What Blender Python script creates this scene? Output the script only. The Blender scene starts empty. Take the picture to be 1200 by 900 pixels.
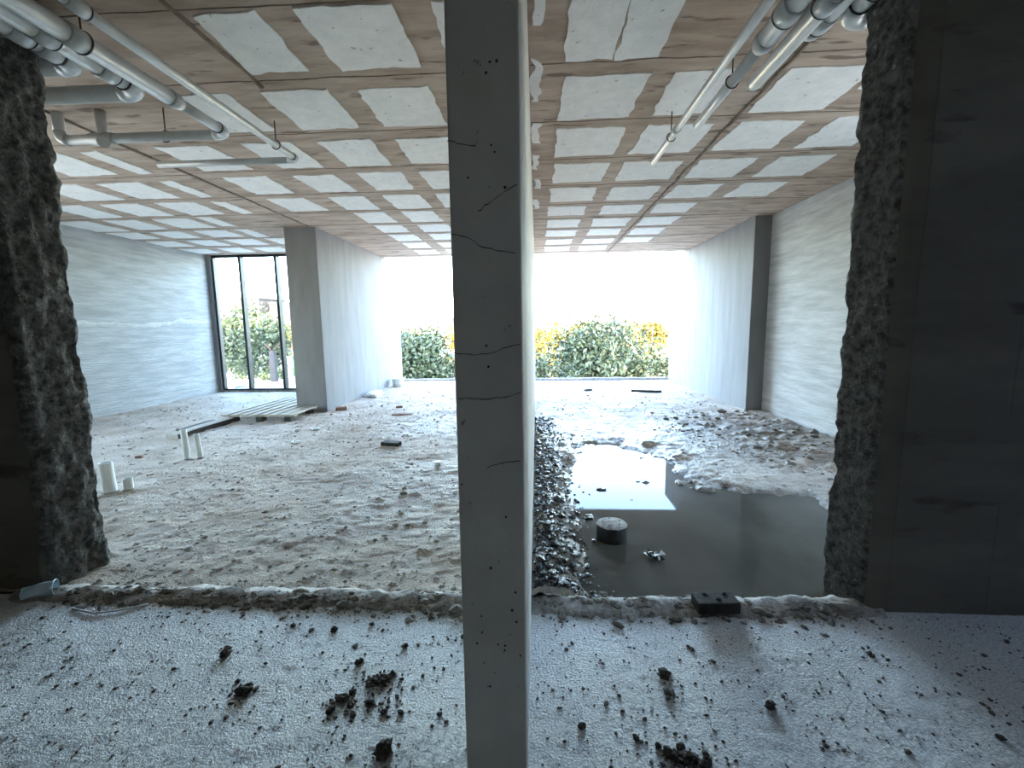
import bpy, bmesh, math, random
import numpy as np
from mathutils import Vector, Matrix
random.seed(7)
RNG = np.random.default_rng(11)
SC = bpy.context.scene
COL = SC.collection

# ------------------------------------------------------------------ camera
FPX, PITCH, YAW, ROLL, EYE = 524.6, 0.127824, 0.055872, -0.0142, 1.55
cd = bpy.data.cameras.new('camera'); cam = bpy.data.objects.new('camera', cd); COL.objects.link(cam)
cd.sensor_fit = 'HORIZONTAL'; cd.sensor_width = 36.0; cd.lens = FPX / 1200 * 36
cd.clip_start = 0.02; cd.clip_end = 4000
fwd = Vector((-math.sin(YAW) * math.cos(PITCH), math.cos(YAW) * math.cos(PITCH), -math.sin(PITCH)))
rgt = Vector((math.cos(YAW), math.sin(YAW), 0)); upv = rgt.cross(fwd)
r2 = rgt * math.cos(ROLL) + upv * math.sin(ROLL); u2 = upv * math.cos(ROLL) - rgt * math.sin(ROLL)
m = Matrix((r2, u2, -fwd)).transposed().to_4x4(); m.translation = (0, 0, EYE)
cam.matrix_world = m
SC.camera = cam

# ------------------------------------------------------------------ light
SUN_EL, SUN_AZ = math.radians(18), math.radians(-14)      # low sun from behind the building
SKY_STRENGTH, SUN_STRENGTH, EXPOSURE = 1.0, 15.0, 2.78
w = bpy.data.worlds.new('sky'); SC.world = w; w.use_nodes = True
nt = w.node_tree; nt.nodes.clear()
sky = nt.nodes.new('ShaderNodeTexSky'); sky.sky_type = 'NISHITA'; sky.sun_disc = False
sky.sun_elevation = SUN_EL; sky.sun_rotation = math.radians(180) + SUN_AZ
sky.altitude = 100; sky.air_density = 1.0; sky.dust_density = 1.2; sky.ozone_density = 1.0
bg = nt.nodes.new('ShaderNodeBackground'); bg.inputs['Strength'].default_value = SKY_STRENGTH
wo = nt.nodes.new('ShaderNodeOutputWorld')
nt.links.new(sky.outputs['Color'], bg.inputs['Color']); nt.links.new(bg.outputs['Background'], wo.inputs['Surface'])
sl = bpy.data.lights.new('sun', 'SUN'); so = bpy.data.objects.new('sun', sl); COL.objects.link(so)
sl.energy = SUN_STRENGTH; sl.color = (1.0, 0.78, 0.50); sl.angle = math.radians(0.6)
sd = Vector((math.sin(SUN_AZ) * math.cos(SUN_EL), math.cos(SUN_AZ) * math.cos(SUN_EL), -math.sin(SUN_EL)))
so.rotation_euler = sd.to_track_quat('-Z', 'Y').to_euler(); so.location = (0, -30, 30)
vs = SC.view_settings
vs.view_transform = 'Standard'; vs.look = 'None'; vs.gamma = 1.0; vs.use_curve_mapping = False
vs.exposure = EXPOSURE
cy = SC.cycles
cy.use_denoising = True; cy.max_bounces = 12; cy.diffuse_bounces = 8; cy.glossy_bounces = 4; cy.transparent_max_bounces = 12
cy.sample_clamp_indirect = 8.0; cy.caustics_reflective = False; cy.caustics_refractive = False
try: cy.use_guiding = True
except Exception: pass

# ------------------------------------------------------------------ helpers: noise
def _hash(ix, iy, iz, seed):
    n = (ix.astype(np.int64) * 374761393 + iy.astype(np.int64) * 668265263 + iz.astype(np.int64) * 2147483647 + seed * 1274126177) & 0xffffffff
    n = ((n ^ (n >> 13)) * 1274126177) & 0xffffffff
    n = ((n ^ (n >> 16)) * 2246822519) & 0xffffffff
    return ((n ^ (n >> 15)) & 0xffff) / 65535.0
def vnoise(x, y, z=None, seed=0):
    x = np.asarray(x, float); y = np.asarray(y, float); z = np.zeros_like(x) if z is None else np.asarray(z, float)
    ix, iy, iz = np.floor(x), np.floor(y), np.floor(z)
    fx, fy, fz = x - ix, y - iy, z - iz
    fx, fy, fz = [t * t * (3 - 2 * t) for t in (fx, fy, fz)]
    o = 0
    for a in (0, 1):
        for b in (0, 1):
            for c in (0, 1):
                o = o + _hash(ix + a, iy + b, iz + c, seed) * (fx if a else 1 - fx) * (fy if b else 1 - fy) * (fz if c else 1 - fz)
    return o * 2 - 1
def fbm(x, y, z=None, octv=4, seed=0, gain=.5):
    o, a, f = 0, 1, 1
    for k in range(octv):
        o = o + a * vnoise(x * f, y * f, None if z is None else z * f, seed + k * 17); a *= gain; f *= 2.03
    return o
def sstep(a, b, t):
    t = np.clip((t - a) / (b - a), 0, 1); return t * t * (3 - 2 * t)

# ------------------------------------------------------------------ helpers: materials
def mat(name, c1, c2=None, scale=4, rough=.8, bump=0, bscale=30, stretch=(1, 1, 1), spec=.3, c3=None, c3_at=.62, c3_scale=20,
        detail=6, bstretch=None, metal=0, lo=.35, hi=.65, dist=.01, ior=1.5):
    M = bpy.data.materials.new(name); M.use_nodes = True
    N = M.node_tree.nodes; K = M.node_tree.links; B = N['Principled BSDF']
    B.inputs['Roughness'].default_value = rough; B.inputs['Specular IOR Level'].default_value = spec
    B.inputs['Metallic'].default_value = metal; B.inputs['IOR'].default_value = ior
    B.inputs['Base Color'].default_value = (*c1, 1)
    tc = N.new('ShaderNodeTexCoord')
    def mapped(st):
        mp = N.new('ShaderNodeMapping'); mp.inputs['Scale'].default_value = st
        K.new(tc.outputs['Object'], mp.inputs['Vector']); return mp.outputs['Vector']
    out = None
    if c2 is not None:
        n = N.new('ShaderNodeTexNoise'); n.inputs['Scale'].default_value = scale; n.inputs['Detail'].default_value = detail
        n.inputs['Roughness'].default_value = .6
        K.new(mapped(stretch), n.inputs['Vector'])
        r = N.new('ShaderNodeValToRGB'); r.color_ramp.elements[0].position = lo; r.color_ramp.elements[1].position = hi
        r.color_ramp.elements[0].color = (*c1, 1); r.color_ramp.elements[1].color = (*c2, 1)
        K.new(n.outputs['Fac'], r.inputs['Fac']); out = r.outputs['Color']
    if c3 is not None:
        n = N.new('ShaderNodeTexNoise'); n.inputs['Scale'].default_value = c3_scale; n.inputs['Detail'].default_value = 4
        K.new(mapped(stretch), n.inputs['Vector'])
        r = N.new('ShaderNodeValToRGB'); r.color_ramp.elements[0].position = c3_at; r.color_ramp.elements[1].position = c3_at + .06
        r.color_ramp.elements[0].color = (0, 0, 0, 1); r.color_ramp.elements[1].color = (1, 1, 1, 1)
        K.new(n.outputs['Fac'], r.inputs['Fac'])
        mx = N.new('ShaderNodeMix'); mx.data_type = 'RGBA'
        K.new(r.outputs['Color'], mx.inputs[0])
        if out is not None: K.new(out, mx.inputs[6])
        else: mx.inputs[6].default_value = (*c1, 1)
        mx.inputs[7].default_value = (*c3, 1); out = mx.outputs[2]
    if out is not None: K.new(out, B.inputs['Base Color'])
    if bump:
        n = N.new('ShaderNodeTexNoise'); n.inputs['Scale'].default_value = bscale; n.inputs['Detail'].default_value = 5
        n.inputs['Roughness'].default_value = .65
        K.new(mapped(bstretch or stretch), n.inputs['Vector'])
        b = N.new('ShaderNodeBump'); b.inputs['Strength'].default_value = bump; b.inputs['Distance'].default_value = dist
        K.new(n.outputs['Fac'], b.inputs['Height']); K.new(b.outputs['Normal'], B.inputs['Normal'])
    return M
def wetten(M, dark=.35, rough_wet=.25):
    """floor materials: the point attribute 'wet' (how damp the earth is) darkens and glosses the earth"""
    N = M.node_tree.nodes; K = M.node_tree.links; B = N['Principled BSDF']
    at = N.new('ShaderNodeAttribute'); at.attribute_name = 'wet'
    src = B.inputs['Base Color'].links[0].from_socket
    mx = N.new('ShaderNodeMix'); mx.data_type = 'RGBA'; mx.blend_type = 'MULTIPLY'
    K.new(at.outputs['Fac'], mx.inputs[0]); K.new(src, mx.inputs[6]); mx.inputs[7].default_value = (dark, dark * .97, dark * .93, 1)
    K.new(mx.outputs[2], B.inputs['Base Color'])
    mr = N.new('ShaderNodeMapRange'); mr.inputs['To Min'].default_value = B.inputs['Roughness'].default_value; mr.inputs['To Max'].default_value = rough_wet
    K.new(at.outputs['Fac'], mr.inputs['Value']); K.new(mr.outputs['Result'], B.inputs['Roughness'])
    return M
M_DIRT = wetten(mat('dirt', (.43, .34, .26), (.62, .54, .46), scale=1.6, rough=.75, bump=1.0, bscale=55, spec=.4, c3=(.24, .21, .18), c3_at=.62, c3_scale=22, dist=.025))
M_SCREED = mat('pale_screed', (.66, .66, .66), (.98, .98, .98), lo=.40, hi=.58, scale=90, rough=.5, bump=1.0, bscale=95, spec=.8, c3=(.22, .21, .20), c3_at=.70, c3_scale=24, dist=.03)
M_LIP = mat('lip_concrete', (.22, .20, .18), (.46, .44, .42), scale=22, rough=.8, bump=.8, bscale=40, dist=.015)
M_CEIL = mat('ceiling_concrete', (.38, .285, .22), (.58, .465, .38), scale=3.4, rough=.9, bump=.3, bscale=16, stretch=(.5, 2.2, 1), c3=(.25, .18, .14), c3_at=.60, c3_scale=5)
M_PANEL = mat('white_infill', (.86, .84, .81), (.95, .93, .90), scale=9, rough=.9, bump=.5, bscale=30, c3=(.50, .49, .47), c3_at=.655, c3_scale=19, dist=.01)
M_RIDGE = mat('formwork_joint', (.15, .11, .085), (.30, .23, .18), scale=8, rough=.9)
M_PIER = mat('pier_concrete', (.46, .435, .405), (.56, .535, .50), scale=3, rough=.85, bump=.35, bscale=60, c3=(.12, .12, .12), c3_at=.70, c3_scale=17, dist=.006)
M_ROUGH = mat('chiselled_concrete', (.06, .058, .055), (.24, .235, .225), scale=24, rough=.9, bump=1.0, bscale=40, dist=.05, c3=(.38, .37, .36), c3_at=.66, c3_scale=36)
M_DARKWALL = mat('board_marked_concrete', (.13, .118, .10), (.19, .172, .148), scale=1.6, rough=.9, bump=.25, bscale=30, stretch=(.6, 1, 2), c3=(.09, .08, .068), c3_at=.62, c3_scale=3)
M_PLASTER = mat('plaster', (.20, .20, .207), (.24, .24, .248), scale=5, rough=.85, bump=.25, bscale=26, stretch=(1, 1, .18), dist=.01)
M_TROWEL = mat('trowelled_render', (.46, .465, .46), (.64, .645, .64), scale=3.2, rough=.85, bump=.9, bscale=9, stretch=(.8, .5, 4.5), bstretch=(.8, .45, 5.5), dist=.02)
M_PVC = mat('grey_pvc', (.50, .52, .53), (.60, .62, .63), scale=7, rough=.32, spec=.5)
M_PVCW = mat('white_pvc', (.72, .74, .74), (.80, .82, .82), scale=9, rough=.35, spec=.5)
M_RUB = mat('black_rubber_seal', (.02, .02, .02), (.03, .03, .03), rough=.6)
M_ROD = mat('rusty_rod', (.06, .045, .035), (.13, .08, .05), scale=30, rough=.6, metal=.4)
M_ALU = mat('dark_aluminium', (.025, .027, .031), (.04, .042, .047), scale=3, rough=.45, spec=.4)
M_WOOD = mat('weathered_timber', (.34, .30, .25), (.55, .50, .44), scale=7, rough=.8, stretch=(6, .4, 6), bump=.3, bscale=14)
M_DWOOD = mat('dark_timber', (.025, .022, .02), (.07, .06, .05), scale=7, rough=.75, stretch=(6, .4, 6))
M_BRICKD = mat('blackened_brick', (.018, .017, .016), (.05, .047, .044), scale=16, rough=.85, bump=.6, bscale=50)
M_BRICK = mat('dusty_brick', (.20, .11, .075), (.33, .22, .17), scale=14, rough=.9, bump=.6, bscale=50)
M_CLOD = mat('dark_earth', (.06, .052, .045), (.16, .142, .125), scale=22, rough=.8, bump=.8, bscale=70)
M_RUBBLE = mat('rubble_earth', (.11, .097, .083), (.27, .245, .215), scale=9, rough=.85, bump=.6, bscale=50)
M_MUD = mat('wet_mud', (.010, .009, .008), (.035, .031, .027), scale=20, rough=.22, spec=.6, bump=.9, bscale=70)
M_WHITE = mat('white_plastic', (.74, .76, .76), (.84, .86, .86), scale=6, rough=.5)
M_BAG = mat('white_sacking', (.58, .58, .56), (.74, .74, .72), scale=12, rough=.85, bump=.5, bscale=40)
M_BLUE = mat('blue_plastic', (.006, .03, .11), (.01, .042, .14), scale=5, rough=.4)
M_GREEN = mat('green_sheet', (.004, .08, .024), (.008, .10, .034), scale=5, rough=.6)
M_BARK = mat('bark', (.10, .07, .05), (.20, .15, .11), scale=12, rough=.9, stretch=(4, 4, .7), bump=.8, bscale=20)
M_LEAF = mat('leaf_green', (.019, .033, .018), (.048, .066, .031), scale=1.7, rough=.5, spec=.4)
M_LEAF_SUNLIT = mat('leaf_sunlit_yellow', (.040, .036, .004), (.075, .060, .006), scale=1.7, rough=.55)  # golden sunlight on the far trees put into the leaf colour
M_GROUND = mat('sandy_ground', (.46, .42, .37), (.60, .56, .50), scale=.08, rough=.95, c3=(.22, .23, .15), c3_at=.62, c3_scale=.05)
M_BLDG = mat('pale_render', (.023, .023, .028), (.029, .028, .034), scale=.2, rough=.9)
M_TOWER = mat('hazy_tower', (.018, .018, .023), (.023, .022, .028), scale=.05, rough=.9)
M_WIN = mat('dark_pane', (.010, .012, .017), (.014, .016, .021), scale=.3, rough=.2)
M_ROOF = mat('brown_roof', (.030, .019, .014), (.042, .027, .02), scale=.6, rough=.85)
M_CRACK = mat('crack', (.035, .034, .033), (.06, .058, .056), scale=30, rough=.95)
def glass_material():
    M = bpy.data.materials.new('window_glass'); M.use_nodes = True
    N = M.node_tree.nodes; K = M.node_tree.links; N.clear()
    t = N.new('ShaderNodeBsdfTransparent'); t.inputs['Color'].default_value = (.90, .93, .93, 1)
    g = N.new('ShaderNodeBsdfGlossy'); g.inputs['Roughness'].default_value = .02
    tc = N.new('ShaderNodeTexCoord'); n = N.new('ShaderNodeTexNoise'); n.inputs['Scale'].default_value = 3
    K.new(tc.outputs['Object'], n.inputs['Vector'])
    mr = N.new('ShaderNodeMapRange'); mr.inputs['To Min'].default_value = .05; mr.inputs['To Max'].default_value = .08
    K.new(n.outputs['Fac'], mr.inputs['Value'])
    x = N.new('ShaderNodeMixShader'); o = N.new('ShaderNodeOutputMaterial')
    K.new(mr.outputs['Result'], x.inputs['Fac']); K.new(t.outputs[0], x.inputs[1]); K.new(g.outputs[0], x.inputs[2]); K.new(x.outputs[0], o.inputs['Surface'])
    return M
M_GLASS = glass_material()
def clear_plastic():
    M = mat('clear_plastic', (.45, .66, .80), (.70, .84, .92), scale=12, rough=.15, spec=.6)
    M.node_tree.nodes['Principled BSDF'].inputs['Transmission Weight'].default_value = .25
    return M
M_CLEAR = clear_plastic()
M_WATER = mat('muddy_water', (.070, .064, .053), (.105, .096, .081), scale=1.4, rough=.025, spec=.45, ior=1.15, stretch=(1, .6, 1))

# ------------------------------------------------------------------ helpers: objects
def link(name, me, M=None, parent=None):
    o = bpy.data.objects.new(name, me); COL.objects.link(o)
    if M is not None and me is not None and not me.materials: me.materials.append(M)
    if parent is not None: o.parent = parent
    return o
def tag(o, label, cat, group=None, kind=None):
    o['label'] = label; o['category'] = cat
    if group: o['group'] = group
    if kind: o['kind'] = kind
    return o
def thing(name, label, cat, loc=(0, 0, 0), rz=0, group=None):
    e = link(name, None); e.location = loc; e.rotation_euler = (0, 0, rz); e.empty_display_size = .1
    return tag(e, label, cat, group)
def mesh_py(name, V, F, smooth=False):
    me = bpy.data.meshes.new(name); me.from_pydata([tuple(v) for v in V], [], F); me.update()
    if smooth: me.polygons.foreach_set('use_smooth', [True] * len(me.polygons))
    return me
def mesh_np(name, V, Q, smooth=True):
    """V (n,3) array, Q (m,4) or (m,3) array"""
    k = Q.shape[1]; me = bpy.data.meshes.new(name)
    me.vertices.add(len(V)); me.vertices.foreach_set('co', np.ascontiguousarray(V, np.float32).ravel())
    me.loops.add(Q.size); me.loops.foreach_set('vertex_index', np.ascontiguousarray(Q, np.int32).ravel())
    me.polygons.add(len(Q)); me.polygons.foreach_set('loop_start', np.arange(0, Q.size, k, dtype=np.int32))
    me.polygons.foreach_set('use_smooth', np.full(len(Q), smooth)); me.update(calc_edges=True); me.validate()
    return me
def grid_faces(nx, ny):
    i, j = np.meshgrid(np.arange(nx - 1), np.arange(ny - 1)); a = (j * nx + i).ravel()
    return np.stack([a, a + 1, a + nx + 1, a + nx], 1)
BOXF = [(0, 3, 2, 1), (4, 5, 6, 7), (0, 1, 5, 4), (1, 2, 6, 5), (2, 3, 7, 6), (3, 0, 4, 7)]
def box_vf(x0, x1, y0, y1, z0, z1):
    return [(x0, y0, z0), (x1, y0, z0), (x1, y1, z0), (x0, y1, z0), (x0, y0, z1), (x1, y0, z1), (x1, y1, z1), (x0, y1, z1)], BOXF
def boxes(name, L, M, parent=None, bevel=0):
    V, F = [], []
    for b in L:
        v, f = box_vf(*b); n = len(V); V += v; F += [tuple(i + n for i in q) for q in f]
    o = link(name, mesh_py(name, V, F), M, parent)
    if bevel:
        md = o.modifiers.new('bevel', 'BEVEL'); md.width = bevel; md.segments = 2
    return o
def tube_me(name, pts, r, seg=16, caps=True):
    """round tube through pts; r a number or one radius for each point"""
    pts = [Vector(p) for p in pts]; n = len(pts); rr = [r] * n if isinstance(r, (int, float)) else r
    V, F = [], []; t0 = (pts[1] - pts[0]).normalized()
    a = t0.orthogonal().normalized()
    for i, p in enumerate(pts):
        t = ((pts[min(i + 1, n - 1)] - pts[i]).normalized() + (pts[i] - pts[max(i - 1, 0)]).normalized())
        t = t.normalized() if t.length > 1e-6 else t0
        a = (a - t * a.dot(t)).normalized(); b = t.cross(a)
        for k in range(seg):
            th = 2 * math.pi * k / seg; V.append(p + (a * math.cos(th) + b * math.sin(th)) * rr[i])
    for i in range(n - 1):
        for k in range(seg):
            k2 = (k + 1) % seg; F.append((i * seg + k, i * seg + k2, (i + 1) * seg + k2, (i + 1) * seg + k))
    if caps: F.append(tuple(range(seg - 1, -1, -1))); F.append(tuple((n - 1) * seg + k for k in range(seg)))
    me = mesh_py(name, V, F, True)
    for p in me.polygons:
        if len(p.vertices) > 4: p.use_smooth = False
    return me
def tube(name, pts, r, M, parent=None, seg=16): return link(name, tube_me(name, pts, r, seg), M, parent)
def elbow_pts(p, d1, d2, R, n=7):
    """quarter bend that leaves the line through p along d1 and ends along d2"""
    p, d1, d2 = Vector(p), Vector(d1), Vector(d2); c = p - d1 * R + d2 * R
    return [c + d1 * R * math.sin(k / (n - 1) * math.pi / 2) - d2 * R * math.cos(k / (n - 1) * math.pi / 2) for k in range(n)]
def lump_mesh(name, r=(1, 1, .7), seed=0, sub=2, amp=.3, freq=1.6):
    bm = bmesh.new(); bmesh.ops.create_icosphere(bm, subdivisions=sub, radius=1)
    co = np.array([v.co for v in bm.verts])
    d = 1 + amp * fbm(co[:, 0] * freq + 9.1 * seed, co[:, 1] * freq + 3.3, co[:, 2] * freq, 3, seed)
    co = co * d[:, None] * np.array(r)
    for v, c in zip(bm.verts, co): v.co = c
    me = bpy.data.meshes.new(name); bm.to_mesh(me); bm.free()
    return me
ICO_V = None
def lumps_np(P, S, seed=0):
    """many small stones joined: positions P (n,3), sizes S (n,3)"""
    bm = bmesh.new(); bmesh.ops.create_icosphere(bm, subdivisions=1, radius=1)
    v0 = np.array([v.co for v in bm.verts]); f0 = np.array([[v.index for v in f.verts] for f in bm.faces]); bm.free()
    v0 = v0[:, :]; n = len(P); rg = np.random.default_rng(seed)
    an = rg.uniform(0, 6.28, n); jit = rg.uniform(.65, 1.25, (n, len(v0)))
    v = v0[None] * jit[..., None] * S[:, None, :]
    c, s = np.cos(an)[:, None], np.sin(an)[:, None]
    v = np.stack([v[..., 0] * c - v[..., 1] * s, v[..., 0] * s + v[..., 1] * c, v[..., 2]], -1) + P[:, None, :]
    F = f0[None] + (np.arange(n) * len(v0))[:, None, None]
    return v.reshape(-1, 3), F.reshape(-1, 3)

# ================================================================== STRUCTURE
H = 3.38                     # ceiling height
YB = 13.0                    # outer edge of the floor slab
XL, XR = -8.05, 4.05         # room side walls
WATER_Z = -.045
def seg_dist(px, py, poly):
    d = np.full(px.shape, 1e9); ins = np.zeros(px.shape, bool); n = len(poly)
    for i in range(n):
        ax, ay = poly[i]; bx, by = poly[(i + 1) % n]
        ex, ey = bx - ax, by - ay; t = np.clip(((px - ax) * ex + (py - ay) * ey) / (ex * ex + ey * ey), 0, 1)
        d = np.minimum(d, np.hypot(px - ax - t * ex, py - ay - t * ey))
        c = ((ay > py) != (by > py)) & (px < (bx - ax) * (py - ay) / (by - ay + 1e-12) + ax); ins ^= c
    return np.where(ins, d, -d)
PUDDLE = [(.22, 2.36), (.26, 2.8), (.30, 3.1), (.25, 3.5), (.25, 4.0), (.28, 4.75), (.46, 5.6), (.69, 5.95), (1.11, 5.8), (1.50, 5.3), (1.60, 4.75), (1.75, 4.35), (2.0, 4.12), (2.4, 4.25), (2.62, 4.1), (2.5, 3.3), (2.1, 2.36)]
def floor_z(x, y):
    x = np.asarray(x, float); y = np.asarray(y, float)
    z = .012 * fbm(x * 1.1, y * 1.1, octv=2, seed=3) + .008 * fbm(x * 3.4, y * 4.2, octv=3, seed=5) + .0065 * fbm(x * 13, y * 17, octv=3, seed=9)
    ridg = 1 - np.abs(fbm(x * 5 + 3, y * 7, octv=3, seed=21)); z = z + .010 * np.clip(ridg - .55, 0, 1)
    flat = sstep(2.9, 2.5, y); z = z * (1 - .4 * flat)
    right = sstep(-.15, .1, x)
    sdv = seg_dist(x, y, PUDDLE) + .09 * fbm(x * 3.1, y * 3.1, octv=3, seed=31) + .05 * fbm(x * 12, y * 9, octv=3, seed=33)
    z = z * (1 - .55 * right * sstep(-.1, .3, sdv)) - right * (.02 + .075 * sstep(-.12, .22, sdv))
    shoal = np.exp(-(((x - 1.62) / .42) ** 2 + ((y - 4.35) / .30) ** 2)); z = z + .045 * shoal * right
    z = z + right * .085 * np.clip(fbm(x * 5.5, y * 6.5, octv=4, seed=37) - .42, 0, 1) * sstep(3.7, 4.4, y) * sstep(6.3, 5.9, y) * sstep(2.2, 1.5, x)   # mud islands
    # spoil heap along the foot of the dividing wall
    heap = right * sstep(.42, .02, x + .05 * fbm(x * 4, y * 4, seed=41)) * sstep(8.2, 5.5, y)
    z = z + heap * (.055 + .035 * np.abs(fbm(x * 9, y * 9, octv=3, seed=43)) + .02 * np.abs(fbm(x * 24, y * 24, octv=2, seed=47)))
    # trampled crumbs by the right-hand wall
    rub = sstep(2.0, 3.2, x) * sstep(4.2, 4.9, y) * sstep(8.6, 7.4, y)
    z = z + rub * (.04 * np.abs(fbm(x * 6, y * 6, octv=3, seed=51)))
    return z
def wet_at(x, y, z):
    right = sstep(-.05, .1, x)
    near = sstep(.10, -.02, z - WATER_Z) * right * sstep(8.5, 6.0, y)
    h = right * sstep(.55, .2, x) * sstep(8.4, 6.2, y)
    patch = sstep(.15, .6, fbm(x * .7 + 4, y * .9, octv=3, seed=61)) * .25 + right * sstep(10.5, 6, y) * (.30 + .35 * sstep(-.2, .5, fbm(x * 1.6, y * 2.2, octv=4, seed=63)))
    return np.clip(np.maximum(np.maximum(near, h * .95), patch), 0, 1)
def graded(a, b, s0, s1):
    o = [a]
    while o[-1] < b:
        t = (o[-1] - a) / (b - a); o.append(o[-1] + s0 + (s1 - s0) * t)
    o[-1] = b; return np.array(o)
def heightfield(name, xs, ys, M, zf, wetf=None):
    X, Y = np.meshgrid(xs, ys); Z = zf(X, Y)
    me = mesh_np(name, np.stack([X, Y, Z], -1).reshape(-1, 3), grid_faces(len(xs), len(ys)))
    if wetf is not None:
        a = me.attributes.new('wet', 'FLOAT', 'POINT'); a.data.foreach_set('value', wetf(X, Y, Z).astype(np.float32).ravel())
    return link(name, me, M)
xs = np.concatenate([np.arange(XL, -4.4, .05), np.arange(-4.4, 2.8, .02), np.arange(2.8, XR + .01, .035)])
o = heightfield('floor', xs, graded(2.36, YB - .02, .016, .055), M_DIRT, floor_z, wet_at)
tag(o, 'rough earth covered floor of the two unfinished rooms', 'floor', kind='structure')
def screed_z(x, y): return .006 * fbm(x * 2, y * 2, octv=2, seed=71) + +.0016 * fbm(x * 26, y * 26, octv=2, seed=73) + .0025 * np.abs(fbm(x * 60, y * 60, octv=1, seed=75))
o = heightfield('floor_corridor', np.concatenate([np.arange(-5, -3, .05), np.arange(-3, 2.6, .011), np.arange(2.6, 4.6, .05)]), np.concatenate([np.arange(-2.4, .9, .05), np.arange(.9, 2.33, .011)]), M_SCREED, screed_z)
tag(o, 'pale grainy screed floor in the foreground corridor', 'floor', kind='structure')
# low broken concrete lip between corridor and rooms
def lip(name, x0, x1, label):
    xs = np.arange(x0, x1 + .01, .02); prof = [(-.10, -.015), (-.075, .009), (-.045, .017), (-.01, .027), (.03, .031), (.07, .018), (.10, -.08)]
    V = []
    for k, (dy, dz) in enumerate(prof):
        j = fbm(xs * 9, xs * 0 + k * 3.7, octv=4, seed=81)
        V.append(np.stack([xs, 2.345 + dy + .022 * j + .02 * fbm(xs * 1.3, xs * 0, seed=83), dz + .009 * fbm(xs * 17, xs * 0 + k * 1.7, octv=4, seed=85) * (dz > 0)], -1))
    V = np.concatenate(V); o = link(name, mesh_np(name, V, grid_faces(len(xs), len(prof))), M_LIP)
    return tag(o, label, 'trim', kind='structure')
lip('trim_1', -3.1, -.24, 'low crumbling concrete lip across the left opening')
lip('trim_2', -.04, 1.85, 'low crumbling concrete lip across the right opening')
# floor slab and lower storey below it
o = boxes('wall_facade', [(XL - .3, XR + .3, -2.6, YB, -.45, -.16), (XL - .3, XR + .3, -2.6, 12.6, -3.6, -.45)], M_PLASTER)
tag(o, 'plain facade of the storey below the floor edge', 'wall', kind='structure')
xs = np.arange(-3.96, 3.77, .06)
V = []
for k, (yy, zz) in enumerate([(12.86, -.06), (12.88, .045), (12.99, .05), (13.0, -.2)]):
    V.append(np.stack([xs, np.full_like(xs, yy) + .006 * fbm(xs * 3, xs * 0 + k, seed=87), zz + .007 * fbm(xs * 4, xs * 0 + k, seed=88)], -1))
o = link('trim_3', mesh_np('trim_3', np.concatenate(V), grid_faces(len(xs), 4)), M_LIP)
tag(o, 'low kerb along the open edge of the floor slab', 'trim', kind='structure')

# ---- ceiling
ceil = boxes('ceiling', [(-4.2, XR + .3, -2.6, 11.9, H, H + .3), (XL - .3, -4.2, -2.6, 11.06, H, H + .3)], M_CEIL)
tag(ceil, 'brown board-marked concrete ceiling with a grid of white infill panels', 'ceiling', kind='structure')
o = boxes('upper_shade_block', [(XL - .3, XR + .3, -2.6, 11.0, H + .3, 6.8)], M_PLASTER); tag(o, 'unseen storey box above the ceiling slab, added to shade the near trees', 'wall', kind='structure')  # unseen upper storey, put in so its shadow covers the near trees
def panel(x0, x1, y0, y1, name='panel', M=M_PANEL, parent=ceil, drop=.010, step=.045, wob=.016):
    """thin plate under the slab, outline ragged like trowelled edges"""
    pts = []
    def side(a, b):
        n = max(2, int((Vector(b) - Vector(a)).length / step)); return [Vector(a).lerp(Vector(b), i / n) for i in range(n)]
    j = lambda: random.uniform(-.02, .02)
    c = [(x0 + j(), y0 + j()), (x1 + j(), y0 + j()), (x1 + j(), y1 + j()), (x0 + j(), y1 + j())]
    for i in range(4): pts += side(c[i], c[(i + 1) % 4])
    sd_ = random.uniform(0, 90)
    ctr = Vector(((x0 + x1) / 2, (y0 + y1) / 2)); V = []
    for z in (H - drop + random.uniform(-.003, .003), H + .004):
        for p in pts:
            q = p + Vector((wob * float(fbm(np.array(p.x * 9 + sd_), np.array(p.y * 9), octv=2, seed=91)), wob * float(fbm(np.array(p.x * 9), np.array(p.y * 9 + sd_), octv=2, seed=93))))
            V.append((q.x, q.y, z))
    n = len(pts); F = [tuple(range(n - 1, -1, -1))] + [(k, (k + 1) % n, n + (k + 1) % n, n + k) for k in range(n)]
    return link(name, mesh_py(name, V, F), M, parent)
RW = dict(A=(2.70, 3.38), B=(3.60, 4.28), C=(4.47, 5.15), D=(5.40, 6.05), E=(6.30, 6.95), F=(7.23, 7.80), G=(8.08, 8.70), H=(8.93, 9.55), I=(9.85, 10.45), J=(10.72, 11.35))
LW = dict(A=(2.75, 3.37), B=(3.62, 4.29), C=(4.54, 5.22), D=(5.47, 6.15), E=(6.37, 7.07), F=(7.25, 7.95), G=(8.15, 8.75), H=(8.98, 9.6), I=(9.87, 10.5), J=(10.75, 11.4))
panel(.22, .535, 2.3, 3.385); panel(.548, .86, 2.3, 3.385)
for r in 'BCDEFGHIJ':
    panel(.21, .84 if r in 'BCDE' else .79, *RW[r]); panel(1.02, 1.48 if r == 'B' else 1.66, *RW[r])
for r in 'BCDEFGHI': panel(1.87, 2.47, *RW[r])
panel(2.53, 2.62, 3.62, 3.95)
for r in 'CDE': panel(2.73, 3.31, *RW[r])
LCOL = dict(w=(-.59, -.27), c=(-1.37, -.79), b=(-2.12, -1.59), a=(-2.90, -2.39), z=(-3.78, -3.22), n=(-4.62, -4.43), p=(-5.45, -4.87), q=(-6.3, -5.7), r=(-7.12, -6.57), s=(-8.0, -7.41))
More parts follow.
